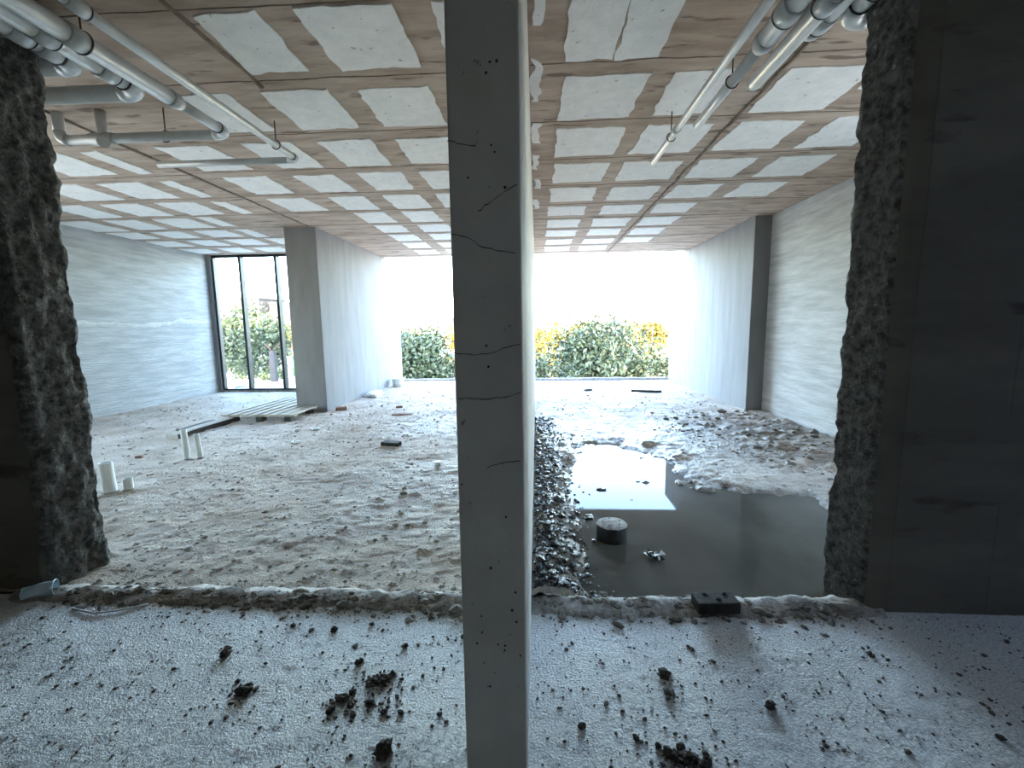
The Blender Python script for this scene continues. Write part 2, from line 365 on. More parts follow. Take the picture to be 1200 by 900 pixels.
for r, cols in dict(A='wc', B='wcba', C='wcbaznpq', D='wcbaznpqr', E='wcbaznpqr', F='wcbaqrs', G='wcbaqrs', H='wcbapqrs', I='wcbapqrs', J='wcba').items():
    for c in cols:
        y0, y1 = LW[r]
        if c in 'npqrs':
            y0, y1 = y0 + .05, y1 + .03
            if c == 's' and r == 'F': y1 += .08
        panel(*LCOL[c], y0, y1)
panel(-2.01, -1.60, 2.75, 3.37)
for y0, y1 in ((7.28, 7.9), (8.17, 8.86)): panel(-5.5, -5.26, y0, y1)
def ridge(pts, wd, dp, seed):
    V = []; pts = np.array(pts, float); n = len(pts)
    along_x = abs(pts[-1, 0] - pts[0, 0]) > abs(pts[-1, 1] - pts[0, 1])
    s = pts[:, 0] + pts[:, 1]; o1 = .010 * fbm(s * 4, s * 0 + seed, octv=3, seed=95); hw = wd * (.6 + .5 * np.abs(fbm(s * 6, s * 0 + seed + 5, octv=2, seed=97)))
    for off, z in ((-1, H + .003), (-.6, H - dp), (.6, H - dp), (1, H + .003)):
        q = pts.copy(); q[:, 1 if along_x else 0] += o1 + off * hw
        V.append(np.concatenate([q, np.full((n, 1), z)], 1))
    return link('formwork_joint', mesh_np('formwork_joint', np.concatenate(V), grid_faces(n, 4)), M_RIDGE, ceil)
for i, y in enumerate((2.68, 3.43, 4.33, 5.26, 6.19, 7.12, 8.02, 8.86, 9.7, 10.6, 11.5)):
    ridge([(x, y + .012 * math.sin(i * 3 + x)) for x in np.arange(-.03, XR, .05)], .007, .004, i)
    ridge([(x, y + .04) for x in np.arange(-4.05, -.25, .05)], .007, .004, i + 20)
    if y < 11: ridge([(x, y + .09) for x in np.arange(XL + .02, -4.06, .06)], .006, .004, i + 40)
for x, y0, y1, wd in ((1.80, 2.2, 11.8, .022), (-2.06, 1.5, 3.6, .022), (-4.06, 2.8, 8.1, .024)):
    ridge([(x, y) for y in np.arange(y0, y1, .05)], wd, .014, int(x * 7) + 90)
for y0, y1 in ((2.5, 3.0), (3.35, 3.95), (4.3, 4.75), (5.1, 5.5), (5.9, 6.3), (6.8, 7.3)): panel(-.03, .045, y0, y1, name='plaster_smear', wob=.03)

# ---- walls
def rough_wall(name, prof, M, label, amp=.03, dz=.03, M2=None, rough_pts=None):
    """upright wall following prof [(x, y, roughness)], a chiselled surface where roughness is 1"""
    zs = np.arange(-.12, H + .005 + dz, dz); zs[-1] = H + .005
    P = np.array(prof); d = np.gradient(P[:, :2], axis=0); nrm = np.stack([d[:, 1], -d[:, 0]], 1); nrm /= np.linalg.norm(nrm, axis=1)[:, None] + 1e-9
    S = np.concatenate([[0], np.cumsum(np.linalg.norm(np.diff(P[:, :2], axis=0), axis=1))])
    SS, ZZ = np.meshgrid(S, zs); R = np.broadcast_to(P[:, 2], SS.shape)
    dsp = amp * R * (fbm(SS * 14, ZZ * 7, octv=4, seed=101, gain=.65) + .25 * fbm(SS * 3, ZZ * 1.1, octv=2, seed=103) + .5 * np.clip(fbm(SS * 14, ZZ * 4, octv=2, seed=105), 0, 1))
    V = np.stack([P[:, 0] + nrm[:, 0] * dsp, P[:, 1] + nrm[:, 1] * dsp, ZZ], -1).reshape(-1, 3)
    Q = grid_faces(len(P), len(zs)); me = mesh_np(name, V, Q)
    me.materials.append(M)
    if M2 is not None:
        me.materials.append(M2); mi = np.tile((P[:-1, 2] < .5).astype(np.int32), len(zs) - 1); me.polygons.foreach_set('material_index', mi)
    o = link(name, me); return tag(o, label, 'wall', kind='structure')
def line(a, b, step, r0, r1):
    n = max(1, int(math.dist(a, b) / step)); return [(a[0] + (b[0] - a[0]) * i / n, a[1] + (b[1] - a[1]) * i / n, r0 + (r1 - r0) * i / n) for i in range(n)]
profL = line((-8.3, 2.39), (-3.12, 2.39), .4, 0, 0) + line((-3.12, 2.39), (-2.98, 2.39), .02, 0, .35) + line((-2.98, 2.39), (-2.93, 2.41), .02, 1, 1) + line((-2.93, 2.41), (-2.92, 2.71), .017, 1, 1) + line((-2.92, 2.71), (-3.1, 2.74), .03, 1, 0) + line((-3.1, 2.74), (-8.3, 2.74), .5, 0, 0) + [(-8.3, 2.74, 0)]
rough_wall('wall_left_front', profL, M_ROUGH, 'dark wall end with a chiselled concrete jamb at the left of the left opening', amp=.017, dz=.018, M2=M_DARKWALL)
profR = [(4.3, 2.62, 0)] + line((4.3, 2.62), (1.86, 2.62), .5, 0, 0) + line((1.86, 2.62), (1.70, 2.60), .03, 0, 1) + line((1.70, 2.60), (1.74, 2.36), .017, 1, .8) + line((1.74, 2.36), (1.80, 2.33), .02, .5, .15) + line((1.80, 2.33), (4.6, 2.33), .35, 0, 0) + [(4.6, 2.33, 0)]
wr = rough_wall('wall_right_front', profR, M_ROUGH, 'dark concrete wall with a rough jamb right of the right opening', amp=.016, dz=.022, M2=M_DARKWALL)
# formwork panels cast into the corridor side of that wall
zz = [-.05, .62, 1.08, 1.72, 2.75, 3.38]; xx = [1.86, 2.36, 2.95, 3.75, 4.6]
for i in range(len(zz) - 1):
    for k in range(len(xx) - 1):
        y = 2.329 - random.uniform(.0005, .003)
        boxes('formwork_panel', [(xx[k] + .0008, xx[k + 1] - .0008, y, 2.335, zz[i] + .001, zz[i + 1] - .001)], M_DARKWALL, wr)
# dividing wall, its end stands in the corridor
pier = boxes('wall_divider', [(-.241, -.041, 1.30, 11.88, -.2, H + .005)], M_PIER, bevel=.006)
tag(pier, 'grey concrete dividing wall whose end stands in the middle foreground', 'wall', kind='structure')
def crack(pts, wd=.0013):
    pts = [Vector(p) for p in pts]; P = []
    for a, b in zip(pts, pts[1:]):
        n = max(2, int((b - a).length / .012)); P += [a.lerp(b, i / n) + Vector((random.uniform(-.003, .003), random.uniform(-.003, .003))) for i in range(n)]
    P.append(pts[-1]); V = []
    for z in (1.2985, 1.303):
        for p in P:
            h_ = wd * random.uniform(.4, 1.2); V += [(p.x, z, p.y - h_), (p.x, z, p.y + h_)]
    n = len(P); F = [(2 * i, 2 * i + 2, 2 * i + 3, 2 * i + 1) for i in range(n - 1)]
    F += [(2 * i + 2, 2 * i, 2 * n + 2 * i, 2 * n + 2 * i + 2) for i in range(n - 1)] + [(2 * i + 1, 2 * i + 3, 2 * n + 2 * i + 3, 2 * n + 2 * i + 1) for i in range(n - 1)]
    link('crack', mesh_py('crack', V, F), M_CRACK, pier)
crack([(-.24, 2.06), (-.20, 2.05), (-.165, 2.045), (-.155, 2.085)]); crack([(-.235, 1.81), (-.19, 1.80), (-.14, 1.77), (-.06, 1.755)])
crack([(-.16, 1.87), (-.12, 1.90), (-.05, 1.94)]); crack([(-.24, 1.475), (-.17, 1.468), (-.11, 1.482), (-.045, 1.50)])
crack([(-.235, 1.34), (-.16, 1.338), (-.09, 1.345), (-.045, 1.36)]); crack([(-.15, 1.13), (-.10, 1.145), (-.05, 1.15)])
for k in range(34):          # blow holes in the cast face
    x, z = random.uniform(-.235, -.047), random.choice([random.uniform(.35, .85), random.uniform(.3, 2.4)])
    r = random.uniform(.0012, .0045); a = random.uniform(0, 3)
    ce = [(x + r * math.cos(t) * 1.0, z + r * math.sin(t) * random.uniform(.6, 1.6)) for t in np.linspace(0, 6.28, 8)[:-1]]
    V = [(px, yy, pz) for yy in (1.2988, 1.303) for px, pz in ce]
    link('blow_hole', mesh_py('blow_hole', V, [tuple(range(7))] + [(i, (i + 1) % 7, 7 + (i + 1) % 7, 7 + i) for i in range(7)]), M_CRACK, pier)
o = boxes('wall_partition', [(-4.56, -3.97, 8.16, YB, -.2, H)], M_PLASTER, bevel=.008)
tag(o, 'pale plastered partition between the tall window and the left opening', 'wall', kind='structure')
o = boxes('wall_right_plaster', [(3.77, 4.5, 8.2, YB, -.2, H)], M_PLASTER, bevel=.008)
tag(o, 'smooth pale plastered wall at the right of the far opening', 'wall', kind='structure')
WA, WB, WC, WD = 2.95, 5.6, 3.1, 4.35  # openings for the side windows added for light
o = boxes('wall_right', [(XR, XR + .3, WD, 8.21, -.2, H), (XR, XR + .3, 2.64, WC, -.2, H), (XR, XR + .3, WC, WD, -.2, .03)], M_TROWEL)
tag(o, 'roughly trowelled render wall on the right beside the plastered wall', 'wall', kind='structure')
o = boxes('wall_left', [(XL - .3, XL, WB, 11.05, -.2, H), (XL - .3, XL, 2.3, WA, -.2, H), (XL - .3, XL, WA, WB, -.2, .03)], M_TROWEL)
tag(o, 'trowel-marked grey render wall at the far left', 'wall', kind='structure')
# ridge where two lifts of render meet on the left wall
ys = np.arange(7.32, 10.95, .05); zc = 1.72 + .05 * fbm(ys * .8, ys * 0, octv=2, seed=111) + .02 * fbm(ys * 5, ys * 0, octv=2, seed=113)
hw = .020 + .03 * np.abs(fbm(ys * 4, ys * 0, octv=2, seed=115)); V = []
for off, dx in ((-1.4, -.002), (-.7, .004), (.5, .005), (1, -.002)): V.append(np.stack([np.full_like(ys, XL) + dx, ys, zc + off * hw], -1))
link('render_ridge', mesh_np('render_ridge', np.concatenate(V), grid_faces(len(ys), 4)), M_BAG, o)
# corridor enclosure behind the camera
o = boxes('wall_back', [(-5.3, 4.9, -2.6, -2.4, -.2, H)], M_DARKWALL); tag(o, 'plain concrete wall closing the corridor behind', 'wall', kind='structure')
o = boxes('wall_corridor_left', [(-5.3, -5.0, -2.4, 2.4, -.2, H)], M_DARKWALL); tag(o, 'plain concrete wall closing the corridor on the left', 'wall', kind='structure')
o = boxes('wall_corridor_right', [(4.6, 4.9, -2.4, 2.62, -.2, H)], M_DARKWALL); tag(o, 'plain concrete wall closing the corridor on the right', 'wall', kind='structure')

# ---- window in the left room
WY = 10.9
win = boxes('window_1', [(XL, -4.56, WY - .05, WY + .13, -.1, .045)], M_LIP); tag(win, 'tall dark-framed window wall at the back left', 'window', kind='structure')
boxes('head_rail', [(XL, -4.56, WY - .04, WY + .06, 3.32, H)], M_ALU, win, .004)
boxes('bottom_rail', [(XL, -4.56, WY - .03, WY + .05, .045, .085)], M_ALU, win, .004)
MU = [XL + .08, -7.22, -6.32, -5.42, -4.60]
boxes('mullion', [(XL + .10, XL + .15, WY - .06, WY + .06, .085, 3.32)], M_ALU, win, .004)
boxes('plaster_return', [(XL, XL + .10, WY - .10, WY + .12, .03, H)], M_PLASTER, win, .006)
for x in MU[1:4]: boxes('mullion', [(x - .03, x + .03, WY - .09, WY + .06, .085, 3.32)], M_ALU, win, .004)
boxes('mullion', [(-4.61, -4.56, WY - .06, WY + .06, .085, 3.32)], M_ALU, win, .004)
ed = [XL + .15, -7.22, -6.32, -5.42, -4.61]
for a, b in zip(ed, ed[1:]): boxes('pane', [(a + .02, b - .02, WY + .005, WY + .017, .08, 3.33)], M_GLASS, win)

# unseen windows added in the side walls to brighten the near rooms
def added_window(name, x, sgn, y0, y1, n, label):
    t = boxes(name, [(min(x, x + sgn * .13), max(x, x + sgn * .13), y0, y1, .03, .06)], M_LIP); tag(t, label, 'window', kind='structure')
    bx = lambda nm, d0, d1, ya, yb, za, zb, M, bv: boxes(nm, [(min(x + sgn * d0, x + sgn * d1), max(x + sgn * d0, x + sgn * d1), ya, yb, za, zb)], M, t, bv)
    bx('head_rail', .02, .12, y0, y1, 3.32, H, M_ALU, .004); bx('bottom_rail', .03, .11, y0, y1, .06, .10, M_ALU, .004)
    st = (y1 - y0 - .06) / n
    for k in range(n + 1): bx('mullion', 0, .13, y0 + k * st, y0 + k * st + .06, .10, 3.32, M_ALU, .004)
    for k in range(n): bx('pane', .055, .067, y0 + .06 + k * st, y0 + (k + 1) * st, .09, 3.33, M_GLASS, 0)
added_window('added_window_left', XL - .05, -1, WA, WB, 3, 'unseen dark-framed window wall added in the left side wall for light')
added_window('added_window_right', XR + .05, 1, WC, WD, 1, 'unseen dark-framed window added in the right side wall for light')

# ---- puddle
px = np.arange(.02, 3.3, .1); py = np.arange(2.38, 6.6, .1); X, Y = np.meshgrid(px, py)
o = link('puddle', mesh_np('puddle', np.stack([X, Y, np.full_like(X, WATER_Z)], -1).reshape(-1, 3), grid_faces(len(px), len(py))), M_WATER)
tag(o, 'shallow brown puddle reflecting the sky on the right room floor', 'puddle', kind='stuff')

# ================================================================== OBJECTS
# ---- drainage pipes under the ceiling
PZ = 3.16
def coupling(p, d, r, ln, parent, M=M_PVC):
    p, d = Vector(p), Vector(d); c_ = tube('coupling', [p - d * ln / 2, p + d * ln / 2], r, M, parent, 20)
    tube('seal', [p + d * ln / 2 - d * .004, p + d * ln / 2 + d * .004], r * 1.02, M_RUB, c_, 20)
def hanger(x, y, z, r, parent):
    rod = tube('hanger_rod', [(x, y, z + r), (x, y, H)], .005, M_ROD, parent, 8)
    ring = [(x + (r + .005) * math.cos(t), y, z + (r + .005) * math.sin(t)) for t in np.linspace(0, 2 * math.pi, 21)]
    tube('hanger_clip', ring, .005, M_ROD, rod, 6)
Y_, XM, XP = Vector((0, 1, 0)), Vector((-1, 0, 0)), Vector((1, 0, 0))
G1 = 'drain pipes under the left ceiling'; G2 = 'drain pipes under the right ceiling'
def pipe_run(label, group, x, y0, y1, z, r, bend, end, R=.09, couplings=(), hang=(), thick=None, name='drain_pipe'):
    t = thing(name, label, 'pipe', (0, 0, 0), 0, group)
    body = [(x, y0, z), (x, y1 - (R if bend else 0), z)]
    if thick: tube('pipe', [(x, y0, z), (x, thick[0], z)], thick[1], M_PVC, t, 20); tube('reducer', [(x, thick[0] - .01, z), (x, thick[0] + .05, z), (x, thick[0] + .10, z)], [thick[1] * 1.06, thick[1] * 1.06, r * 1.08], M_PVC, t, 20); body[0] = (x, thick[0] + .06, z)
    tube('pipe', body, r, M_PVC, t, 20)
    if bend:
        d2 = Vector(bend); pts = elbow_pts((x, y1, z), Y_, d2, R); el_ = tube('elbow', [pts[0] - Y_ * .03] + pts + [pts[-1] + d2 * .03], r * 1.12, M_PVC, t, 20)
        tube('pipe', [pts[-1], Vector(end)], r, M_PVC, t, 20)
        tube('seal', [pts[0] - Y_ * .036, pts[0] - Y_ * .028], r * 1.14, M_RUB, el_, 20)
    for cyy, cr in couplings: coupling((x, cyy, z), Y_, cr, .11, t)
    for hx, hy, hr in hang: hanger(hx, hy, z, hr, t)
    return t
tA = pipe_run('long grey drain pipe with a clipped branch turning left above the left jamb', G1, -2.53, .2, 3.80, PZ, .038, XM, (-3.95, 3.80, PZ), couplings=((2.55, .060),), hang=((-3.07, 3.80, .04), (-2.53, 2.6, .055)), thick=(3.2, .052))
tube('riser', [(-3.62, 3.80, PZ), (-3.62, 3.80, H)], .038, M_PVC, tA, 18)
tube('tee', [(-3.72, 3.80, PZ), (-3.52, 3.80, PZ)], .046, M_PVC, tA, 18)
pts = elbow_pts((-4.0, 3.80, PZ), XM, Vector((0, 0, 1)), .07)
tube('elbow', pts, .045, M_PVC, tA, 18); tube('riser', [pts[-1], (-4.0, 3.80, H)], .04, M_PVC, tA, 18)
tube('stub_end', [(-3.62, 3.80, PZ - .02), (-3.45, 3.62, PZ - .10)], .042, M_PVC, tA, 18)
pipe_run('thick grey drain pipe whose wide elbow turns left just past the left jamb', G1, -2.655, .2, 3.12, PZ, .052, XM, (-4.9, 3.12, PZ), R=.11, couplings=((2.5, .060), (2.86, .060)))
pipe_run('short grey drain pipe hugging the top of the left jamb', G1, -2.775, .2, 2.80, PZ, .05, XM, (-4.9, 2.82, PZ), R=.075, couplings=((2.48, .058), (2.63, .058)))
pipe_run('slender grey pipe farthest from the left jamb with a branch turning left', G1, -2.30, .2, 4.46, PZ + .02, .030, XM, (-3.71, 4.46, PZ + .02), R=.06, couplings=((2.35, .037),), hang=((-2.30, 4.1, .032),))
tE = pipe_run('slender grey pipe nearest the dividing wall ending in an open cut', G2, 1.18, .2, 4.80, PZ, .028, None, None, hang=((1.18, 4.2, .030),))
tube('socket', [(1.18, 4.02, PZ), (1.18, 4.10, PZ)], .034, M_PVC, tE)
tF = pipe_run('grey drain pipe that narrows through a reducer and hangs from a rod', G2, 1.325, .2, 3.98, PZ, .034, None, None, couplings=((2.62, .066),), hang=((1.325, 3.32, .036),), thick=(2.86, .056))
tG = pipe_run('thick grey drain pipe with a rounded capped end', G2, 1.445, .2, 3.25, PZ - .045, .046, None, None, couplings=((2.5, .053),))
tube('end_cap', [(1.445, 3.25, PZ - .045), (1.445, 3.275, PZ - .045), (1.445, 3.29, PZ - .045)], [.046, .040, .02], M_PVC, tG)
tH = thing('drain_pipe', 'grey drain pipe ending in an upturned elbow with a black seal', 'pipe', group=G2)
tube('pipe', [(1.55, .2, PZ), (1.55, 2.78, PZ)], .048, M_PVC, tH, 20); coupling((1.55, 2.72, PZ), Y_, .056, .10, tH)
pts = elbow_pts((1.55, 2.88, PZ), Y_, Vector((0, 0, 1)), .10); tube('elbow', pts + [Vector((1.55, 2.88, H))], .052, M_PVC, tH, 20)
tI = pipe_run('thick grey drain pipe turning right behind the right jamb', G2, 1.66, .2, 2.72, PZ, .05, XP, (3.2, 2.72, PZ), R=.085, couplings=((2.45, .058),))

# ---- pipe stubs rising from the left room floor
def stub(name, label, x, y, r, h_, tilt=(0, 0), group=None):
    t = thing(name, label, 'pipe stub', (x, y, float(floor_z(x, y)) - .03), 0, group); h2 = h_ + .03
    ring = 18; V = []; a, b = tilt
    for rr, z in ((r, 0), (r, h2), (r * .84, h2), (r * .84, h2 - .06)): V += [(rr * math.cos(2 * math.pi * k / ring) + a * z, rr * math.sin(2 * math.pi * k / ring) + b * z, z) for k in range(ring)]
    F = [(i * ring + k, i * ring + (k + 1) % ring, (i + 1) * ring + (k + 1) % ring, (i + 1) * ring + k) for i in range(3) for k in range(ring)] + [tuple(3 * ring + k for k in range(ring))]
    link('pipe', mesh_py(name, V, F, False), M_PVCW, t)
    tube('base_collar', [(0, 0, .0), (0, 0, .045)], r * 1.2, M_LIP, t)
    return t
GS = 'white pipe stubs in the left room floor'
stub('pipe_stub', 'taller of two thin white pipe stubs near the long timber', -4.21, 5.02, .034, .37, (-.06, .02), GS)
stub('pipe_stub', 'shorter of two thin white pipe stubs near the long timber', -4.10, 5.09, .030, .30, (-.10, .02), GS)
stub('pipe_stub', 'wide white pipe stub beside the chiselled left jamb', -4.15, 3.97, .056, .30, (-.05, 0), GS)
stub('pipe_stub', 'very short white pipe stub next to the wide stub', -4.02, 4.03, .040, .12, (.02, 0), GS)

# ---- capped drain stub in the puddle
t = thing('drain_stub', 'round mortar-capped drain stub standing in the puddle', 'drain stub', (.555, 3.24, -.1))
tube('pipe', [(0, 0, 0), (0, 0, .168)], .112, M_BRICKD, t, 32)
cap = lump_mesh('cap', (.114, .114, .016), 3, 3, .04, 3); o = link('cap', cap, M_LIP, t); o.location = (0, 0, .168)
for k in range(5):
    o = link('grit', lump_mesh('grit', (.007, .006, .005), k, 1), M_CLOD, t); a = k * 1.3 + .4; o.location = (.065 * math.cos(a), .065 * math.sin(a), .183)

# ---- timber
t = thing('timber_pallet', 'weathered slatted timber pallet beside the pale partition', 'pallet', (0, 0, .0))
for x in (-5.20, -4.72, -4.22): boxes('block', [(x - .055, x + .055, 7.22, 7.36, -.01, .085)], M_DWOOD, t, .004)
for x in (-5.20, -4.72): boxes('block', [(x - .055, x + .055, 8.9, 9.04, -.01, .085)], M_DWOOD, t, .004)
boxes('block', [(-4.27, -4.17, 7.9, 8.03, -.01, .085)], M_DWOOD, t, .004)
boxes('bearer', [(-5.38, -4.10, 7.24, 7.34, .085, .108)], M_WOOD, t, .003)
boxes('bearer', [(-5.38, -4.60, 8.92, 9.02, .085, .108)], M_WOOD, t, .003)
boxes('bearer', [(-5.38, -4.10, 7.92, 8.02, .085, .108)], M_WOOD, t, .003)
for i, x in enumerate((-5.32, -5.15, -4.98, -4.81, -4.64)): boxes('slat', [(x - .055, x + .055, 7.2 + .02 * (i % 3), 9.15 - .1 * (i % 2), .108, .130)], M_WOOD, t, .003)
for i, x in enumerate((-4.47, -4.31, -4.16)): boxes('slat', [(x - .055, x + .055, 7.2 + .02 * (i % 2), 8.06, .108, .130)], M_WOOD, t, .003)
t = thing('timber_plank', 'long grey timber plank lying in front of the pallet', 'plank', (-5.23, 6.0, .012), -.005)
boxes('plank', [(-.085, .085, 0, 1.19, .0, .075)], M_WOOD, t, .004); boxes('shaded_edge', [(.085, .098, 0.0, 1.19, -.01, .066)], M_DWOOD, t)  # the plank's side in shade is put in as a dark strip
o = boxes('timber_batten', [(-.04, .04, 0, .75, -.02, .05)], M_DWOOD, None, .003); o.location = (-5.42, 6.35, .02); tag(o, 'short dark batten lying alongside the long plank', 'batten')
o = boxes('wooden_strip', [(-.34, .34, -.03, .03, -.02, .03)], M_DWOOD, None, .003); o.location = (2.56, 10.53, .0); o.rotation_euler = (0, 0, -.25); tag(o, 'thin dark wooden strip lying near the far right opening', 'strip')
o = link('earth_lump', lump_mesh('earth_lump', (.12, .06, .035), 5, 2), M_CLOD); o.location = (1.25, 10.8, -.005); tag(o, 'small dark lump left of the thin wooden strip', 'lump')

# ---- bricks and litter
def brick(name, label, x, y, rz, dims, M, lift=0., cat='brick', tilt=0.):
    l, w_, h_ = dims; z = max(float(floor_z(x, y)), -.02) if y > 2.4 else 0
    o = boxes(name, [(-l / 2, l / 2, -w_ / 2, w_ / 2, 0, h_)], M, None, .006)
    o.location = (x, y, z - .012 + lift); o.rotation_euler = (tilt, 0, rz); return tag(o, label, cat)
t = thing('blackened_brick', 'black brick lying on the lip of the right opening', 'brick', (.955, 2.30, .022), .06)
boxes('body', [(-.112, .112, -.05, .055, 0, .062)], M_BRICKD, t, .006)
for k in range(3): o = link('mortar_crumb', lump_mesh('mortar_crumb', (.016, .012, .01), k, 1), M_BRICKD, t); o.location = ((-.045, .01, .06)[k], (.03, -.015, .035)[k], .062)
brick('blackened_brick', 'black brick lying alone in the middle of the left room', -1.93, 5.68, -.22, (.25, .11, .065), M_BRICKD)
brick('brick_fragment', 'brown brick fragment beside the foot of the partition', -3.78, 8.35, .3, (.20, .12, .08), M_BRICK)
brick('brick_slab', 'flat dusty brick slab on the floor beyond the black brick', -2.42, 7.82, .02, (.36, .14, .045), M_BRICK)
brick('brick_fragment', 'tiny reddish brick fragment beyond the flat slab', -2.69, 8.5, .5, (.11, .08, .05), M_BRICK)
brick('brick_fragment', 'reddish chip left of the dusty brick slab near the plank', -4.9, 5.1, .5, (.07, .06, .03), M_BRICK)
t = thing('cement_sack', 'flattened white sack at the foot of the partition', 'sack', (-3.78, 10.1, .02))
link('body', lump_mesh('sack', (.17, .34, .09), 12, 3, .25, 1.4), M_BAG, t); o = link('fold', lump_mesh('fold', (.10, .12, .05), 4, 2, .3), M_BAG, t); o.location = (.12, -.25, .0)
t = thing('plaster_bucket', 'white bucket shaped block near the far end of the partition', 'bucket', (-3.72, 11.75, .0))
tube('body', [(0, 0, -.01), (0, 0, .20)], [.135, .165], M_WHITE, t, 24); tube('rim', [(0, 0, .195), (0, 0, .215)], .175, M_WHITE, t, 24)
t = thing('plastic_cup', 'small white plastic cup standing in the left room', 'cup', (-1.12, 4.83, float(floor_z(-1.12, 4.83)) - .005))
b_ = tube('body', [(0, 0, 0), (0, 0, .055)], [.028, .034], M_WHITE, t, 20); tube('rim', [(0, 0, .052), (0, 0, .058)], .037, M_WHITE, b_, 20)
for x, y, lb, s in ((-3.45, 6.62, 'crumpled white scrap on the floor before the partition corner', .06), (-3.32, 5.83, 'little white scrap nearest the white pipe stubs', .04)):
    o = link('plastic_scrap', lump_mesh('plastic_scrap', (s * 1.4, s, s * .45), int(x * 10) % 7, 2, .5, 2.2), M_WHITE); o.location = (x, y, float(floor_z(x, y)) + .01); tag(o, lb, 'scrap')
t = thing('plastic_cup', 'crushed clear blue plastic cup lying by the left jamb', 'cup', (-2.93, 2.30, .052), .55)
V, F = [], []; n, m_ = 24, 9
for i in range(m_):
    u = i / (m_ - 1); rr = .036 + .012 * u
    for k in range(n):
        th = 2 * math.pi * k / n; q = rr * (1 + .10 * math.sin(5 * th + 7 * u) + .08 * math.sin(9 * u + 2 * th)); V.append((-.07 + .14 * u, q * math.cos(th), q * math.sin(th) * .85))
for i in range(m_ - 1): F += [(i * n + k, i * n + (k + 1) % n, (i + 1) * n + (k + 1) % n, (i + 1) * n + k) for k in range(n)]
F.append(tuple(range(n)))
o = link('body', mesh_py('cup_body', V, F, True), M_CLEAR, t); md = o.modifiers.new('wall', 'SOLIDIFY'); md.thickness = .0012; b_ = o
tube('rim', [(.07, .049 * math.cos(a), .042 * math.sin(a)) for a in np.linspace(0, 6.283, 25)], .003, M_CLEAR, b_, 8)
o = tube('straw', [(-2.45, 2.43, .048), (-2.36, 2.50, .052), (-2.33, 2.53, .05)], .004, M_WHITE, None, 8); tag(o, 'thin white straw lying on the lip near the left jamb', 'straw')
o = tube('twig', [(-2.62, 2.20, .010), (-2.45, 2.16, .012), (-2.33, 2.19, .014), (-2.22, 2.25, .012)], .005, M_BAG, None, 7); tag(o, 'pale bent twig lying on the corridor floor below the left lip', 'twig')

# ---- clods
CL = [lump_mesh('clod_shape_%d' % i, (1, .74, .56), i, 3, .55, 2.9) for i in range(6)]
def clod(x, y, s, label, group=None, i=None, z=None, M=M_CLOD, name='earth_clod', sz=1.):
    me = CL[(i if i is not None else random.randrange(6))]
    o = link(name, me, M if not me.materials else None)
    z = (screed_z(np.array(x), np.array(y)) if y < 2.33 else floor_z(x, y)) if z is None else z
    o.location = (x, y, float(z) + s * .30 * sz); s *= .82; o.scale = (s, s, s * sz); o.rotation_euler = (0, 0, random.uniform(0, 6)); return tag(o, label, 'clod', group)
clod(-1.50, 1.89, .034, 'dark upright clod, the largest single one on the pale floor at left', i=1, sz=1.3)
clod(-1.27, 1.68, .040, 'broad ragged clod just nearer than the upright clod at left', i=2)
clod(-1.335, 1.735, .013, 'small round crumb between the two big clods at left', i=3)
clod(-1.06, 2.09, .024, 'dark clod just below the left lip, right of a smaller one', i=4)
clod(-1.29, 2.11, .020, 'thin dark clod just below the left lip, leftmost there', i=0)
clod(-.88, 2.14, .016, 'small clod closest to the left lip', i=5)
clod(-.84, 1.87, .021, 'single clod between the lip and the smeared clod patch', i=3, sz=1.3)
clod(-.655, 1.98, .018, 'single dark clod farther right above the smeared clod patch', i=1)
clod(-.375, 2.06, .022, 'clod half hidden behind the left edge of the dividing wall', i=2)
clod(-.57, 1.425, .040, 'tall clod at the bottom edge left of the dividing wall', i=0, sz=1.5)
clod(.56, 1.85, .034, 'clod with a long shadow in the middle right of the dividing wall', i=4)
clod(.94, 1.69, .026, 'lone clod on the smooth floor right of the shadowed clod', i=5, sz=1.2)
clod(.165, 1.57, .019, 'small square clod near the right face of the dividing wall', i=2)
clod(.365, 1.53, .016, 'small clod midway to the dark clod heap', i=1)
clod(1.55, 2.0, .020, 'small clod near the shaded right wall', i=3)
clod(1.72, 1.585, .018, 'clod at the edge of the shade in the lower right', i=0)
GA, GB = 'clods of the smeared patch left of the dividing wall', 'clods of the dark heap right of the dividing wall'
for x, y, s in ((-.83, 1.66, .030), (-.80, 1.70, .020), (-.85, 1.60, .022), (-.78, 1.63, .018), (-.72, 1.765, .030), (-.68, 1.77, .026), (-.66, 1.80, .02), (-.745, 1.745, .016), (-.70, 1.64, .022), (-.63, 1.60, .016), (-.56, 1.60, .015), (-.75, 1.58, .014), (-.60, 1.68, .012)):
    clod(x, y, s, 'dark clod in the smeared patch left of the dividing wall', GA)
for x, y, s in ((.47, 1.47, .030), (.50, 1.45, .034), (.545, 1.455, .030), (.52, 1.50, .020), (.575, 1.43, .028), (.60, 1.45, .018), (.49, 1.41, .03), (.44, 1.50, .016), (.56, 1.40, .026)):
    clod(x, y, s, 'dark clod in the heap at the bottom edge right of the dividing wall', GB)
GP = 'mud lumps in the puddle'
for x, y, s, lb in ((.43, 3.60, .055, 'flat mud lump behind the drain stub in the puddle'), (.34, 3.95, .045, 'mud lump at the left shore of the puddle'), (.62, 4.25, .05, 'mud lump rising from the bright sky reflection'), (.86, 4.0, .022, 'tiny mud lump right of the one in the sky reflection'), (.10, 2.56, .085, 'round stone at the near foot of the dividing wall beside the lip')):
    o = clod(x, y, s, lb, GP, z=WATER_Z - .005, name='mud_lump', sz=.6); o.data = o.data.copy(); o.data.materials.clear(); o.data.materials.append(M_MUD)
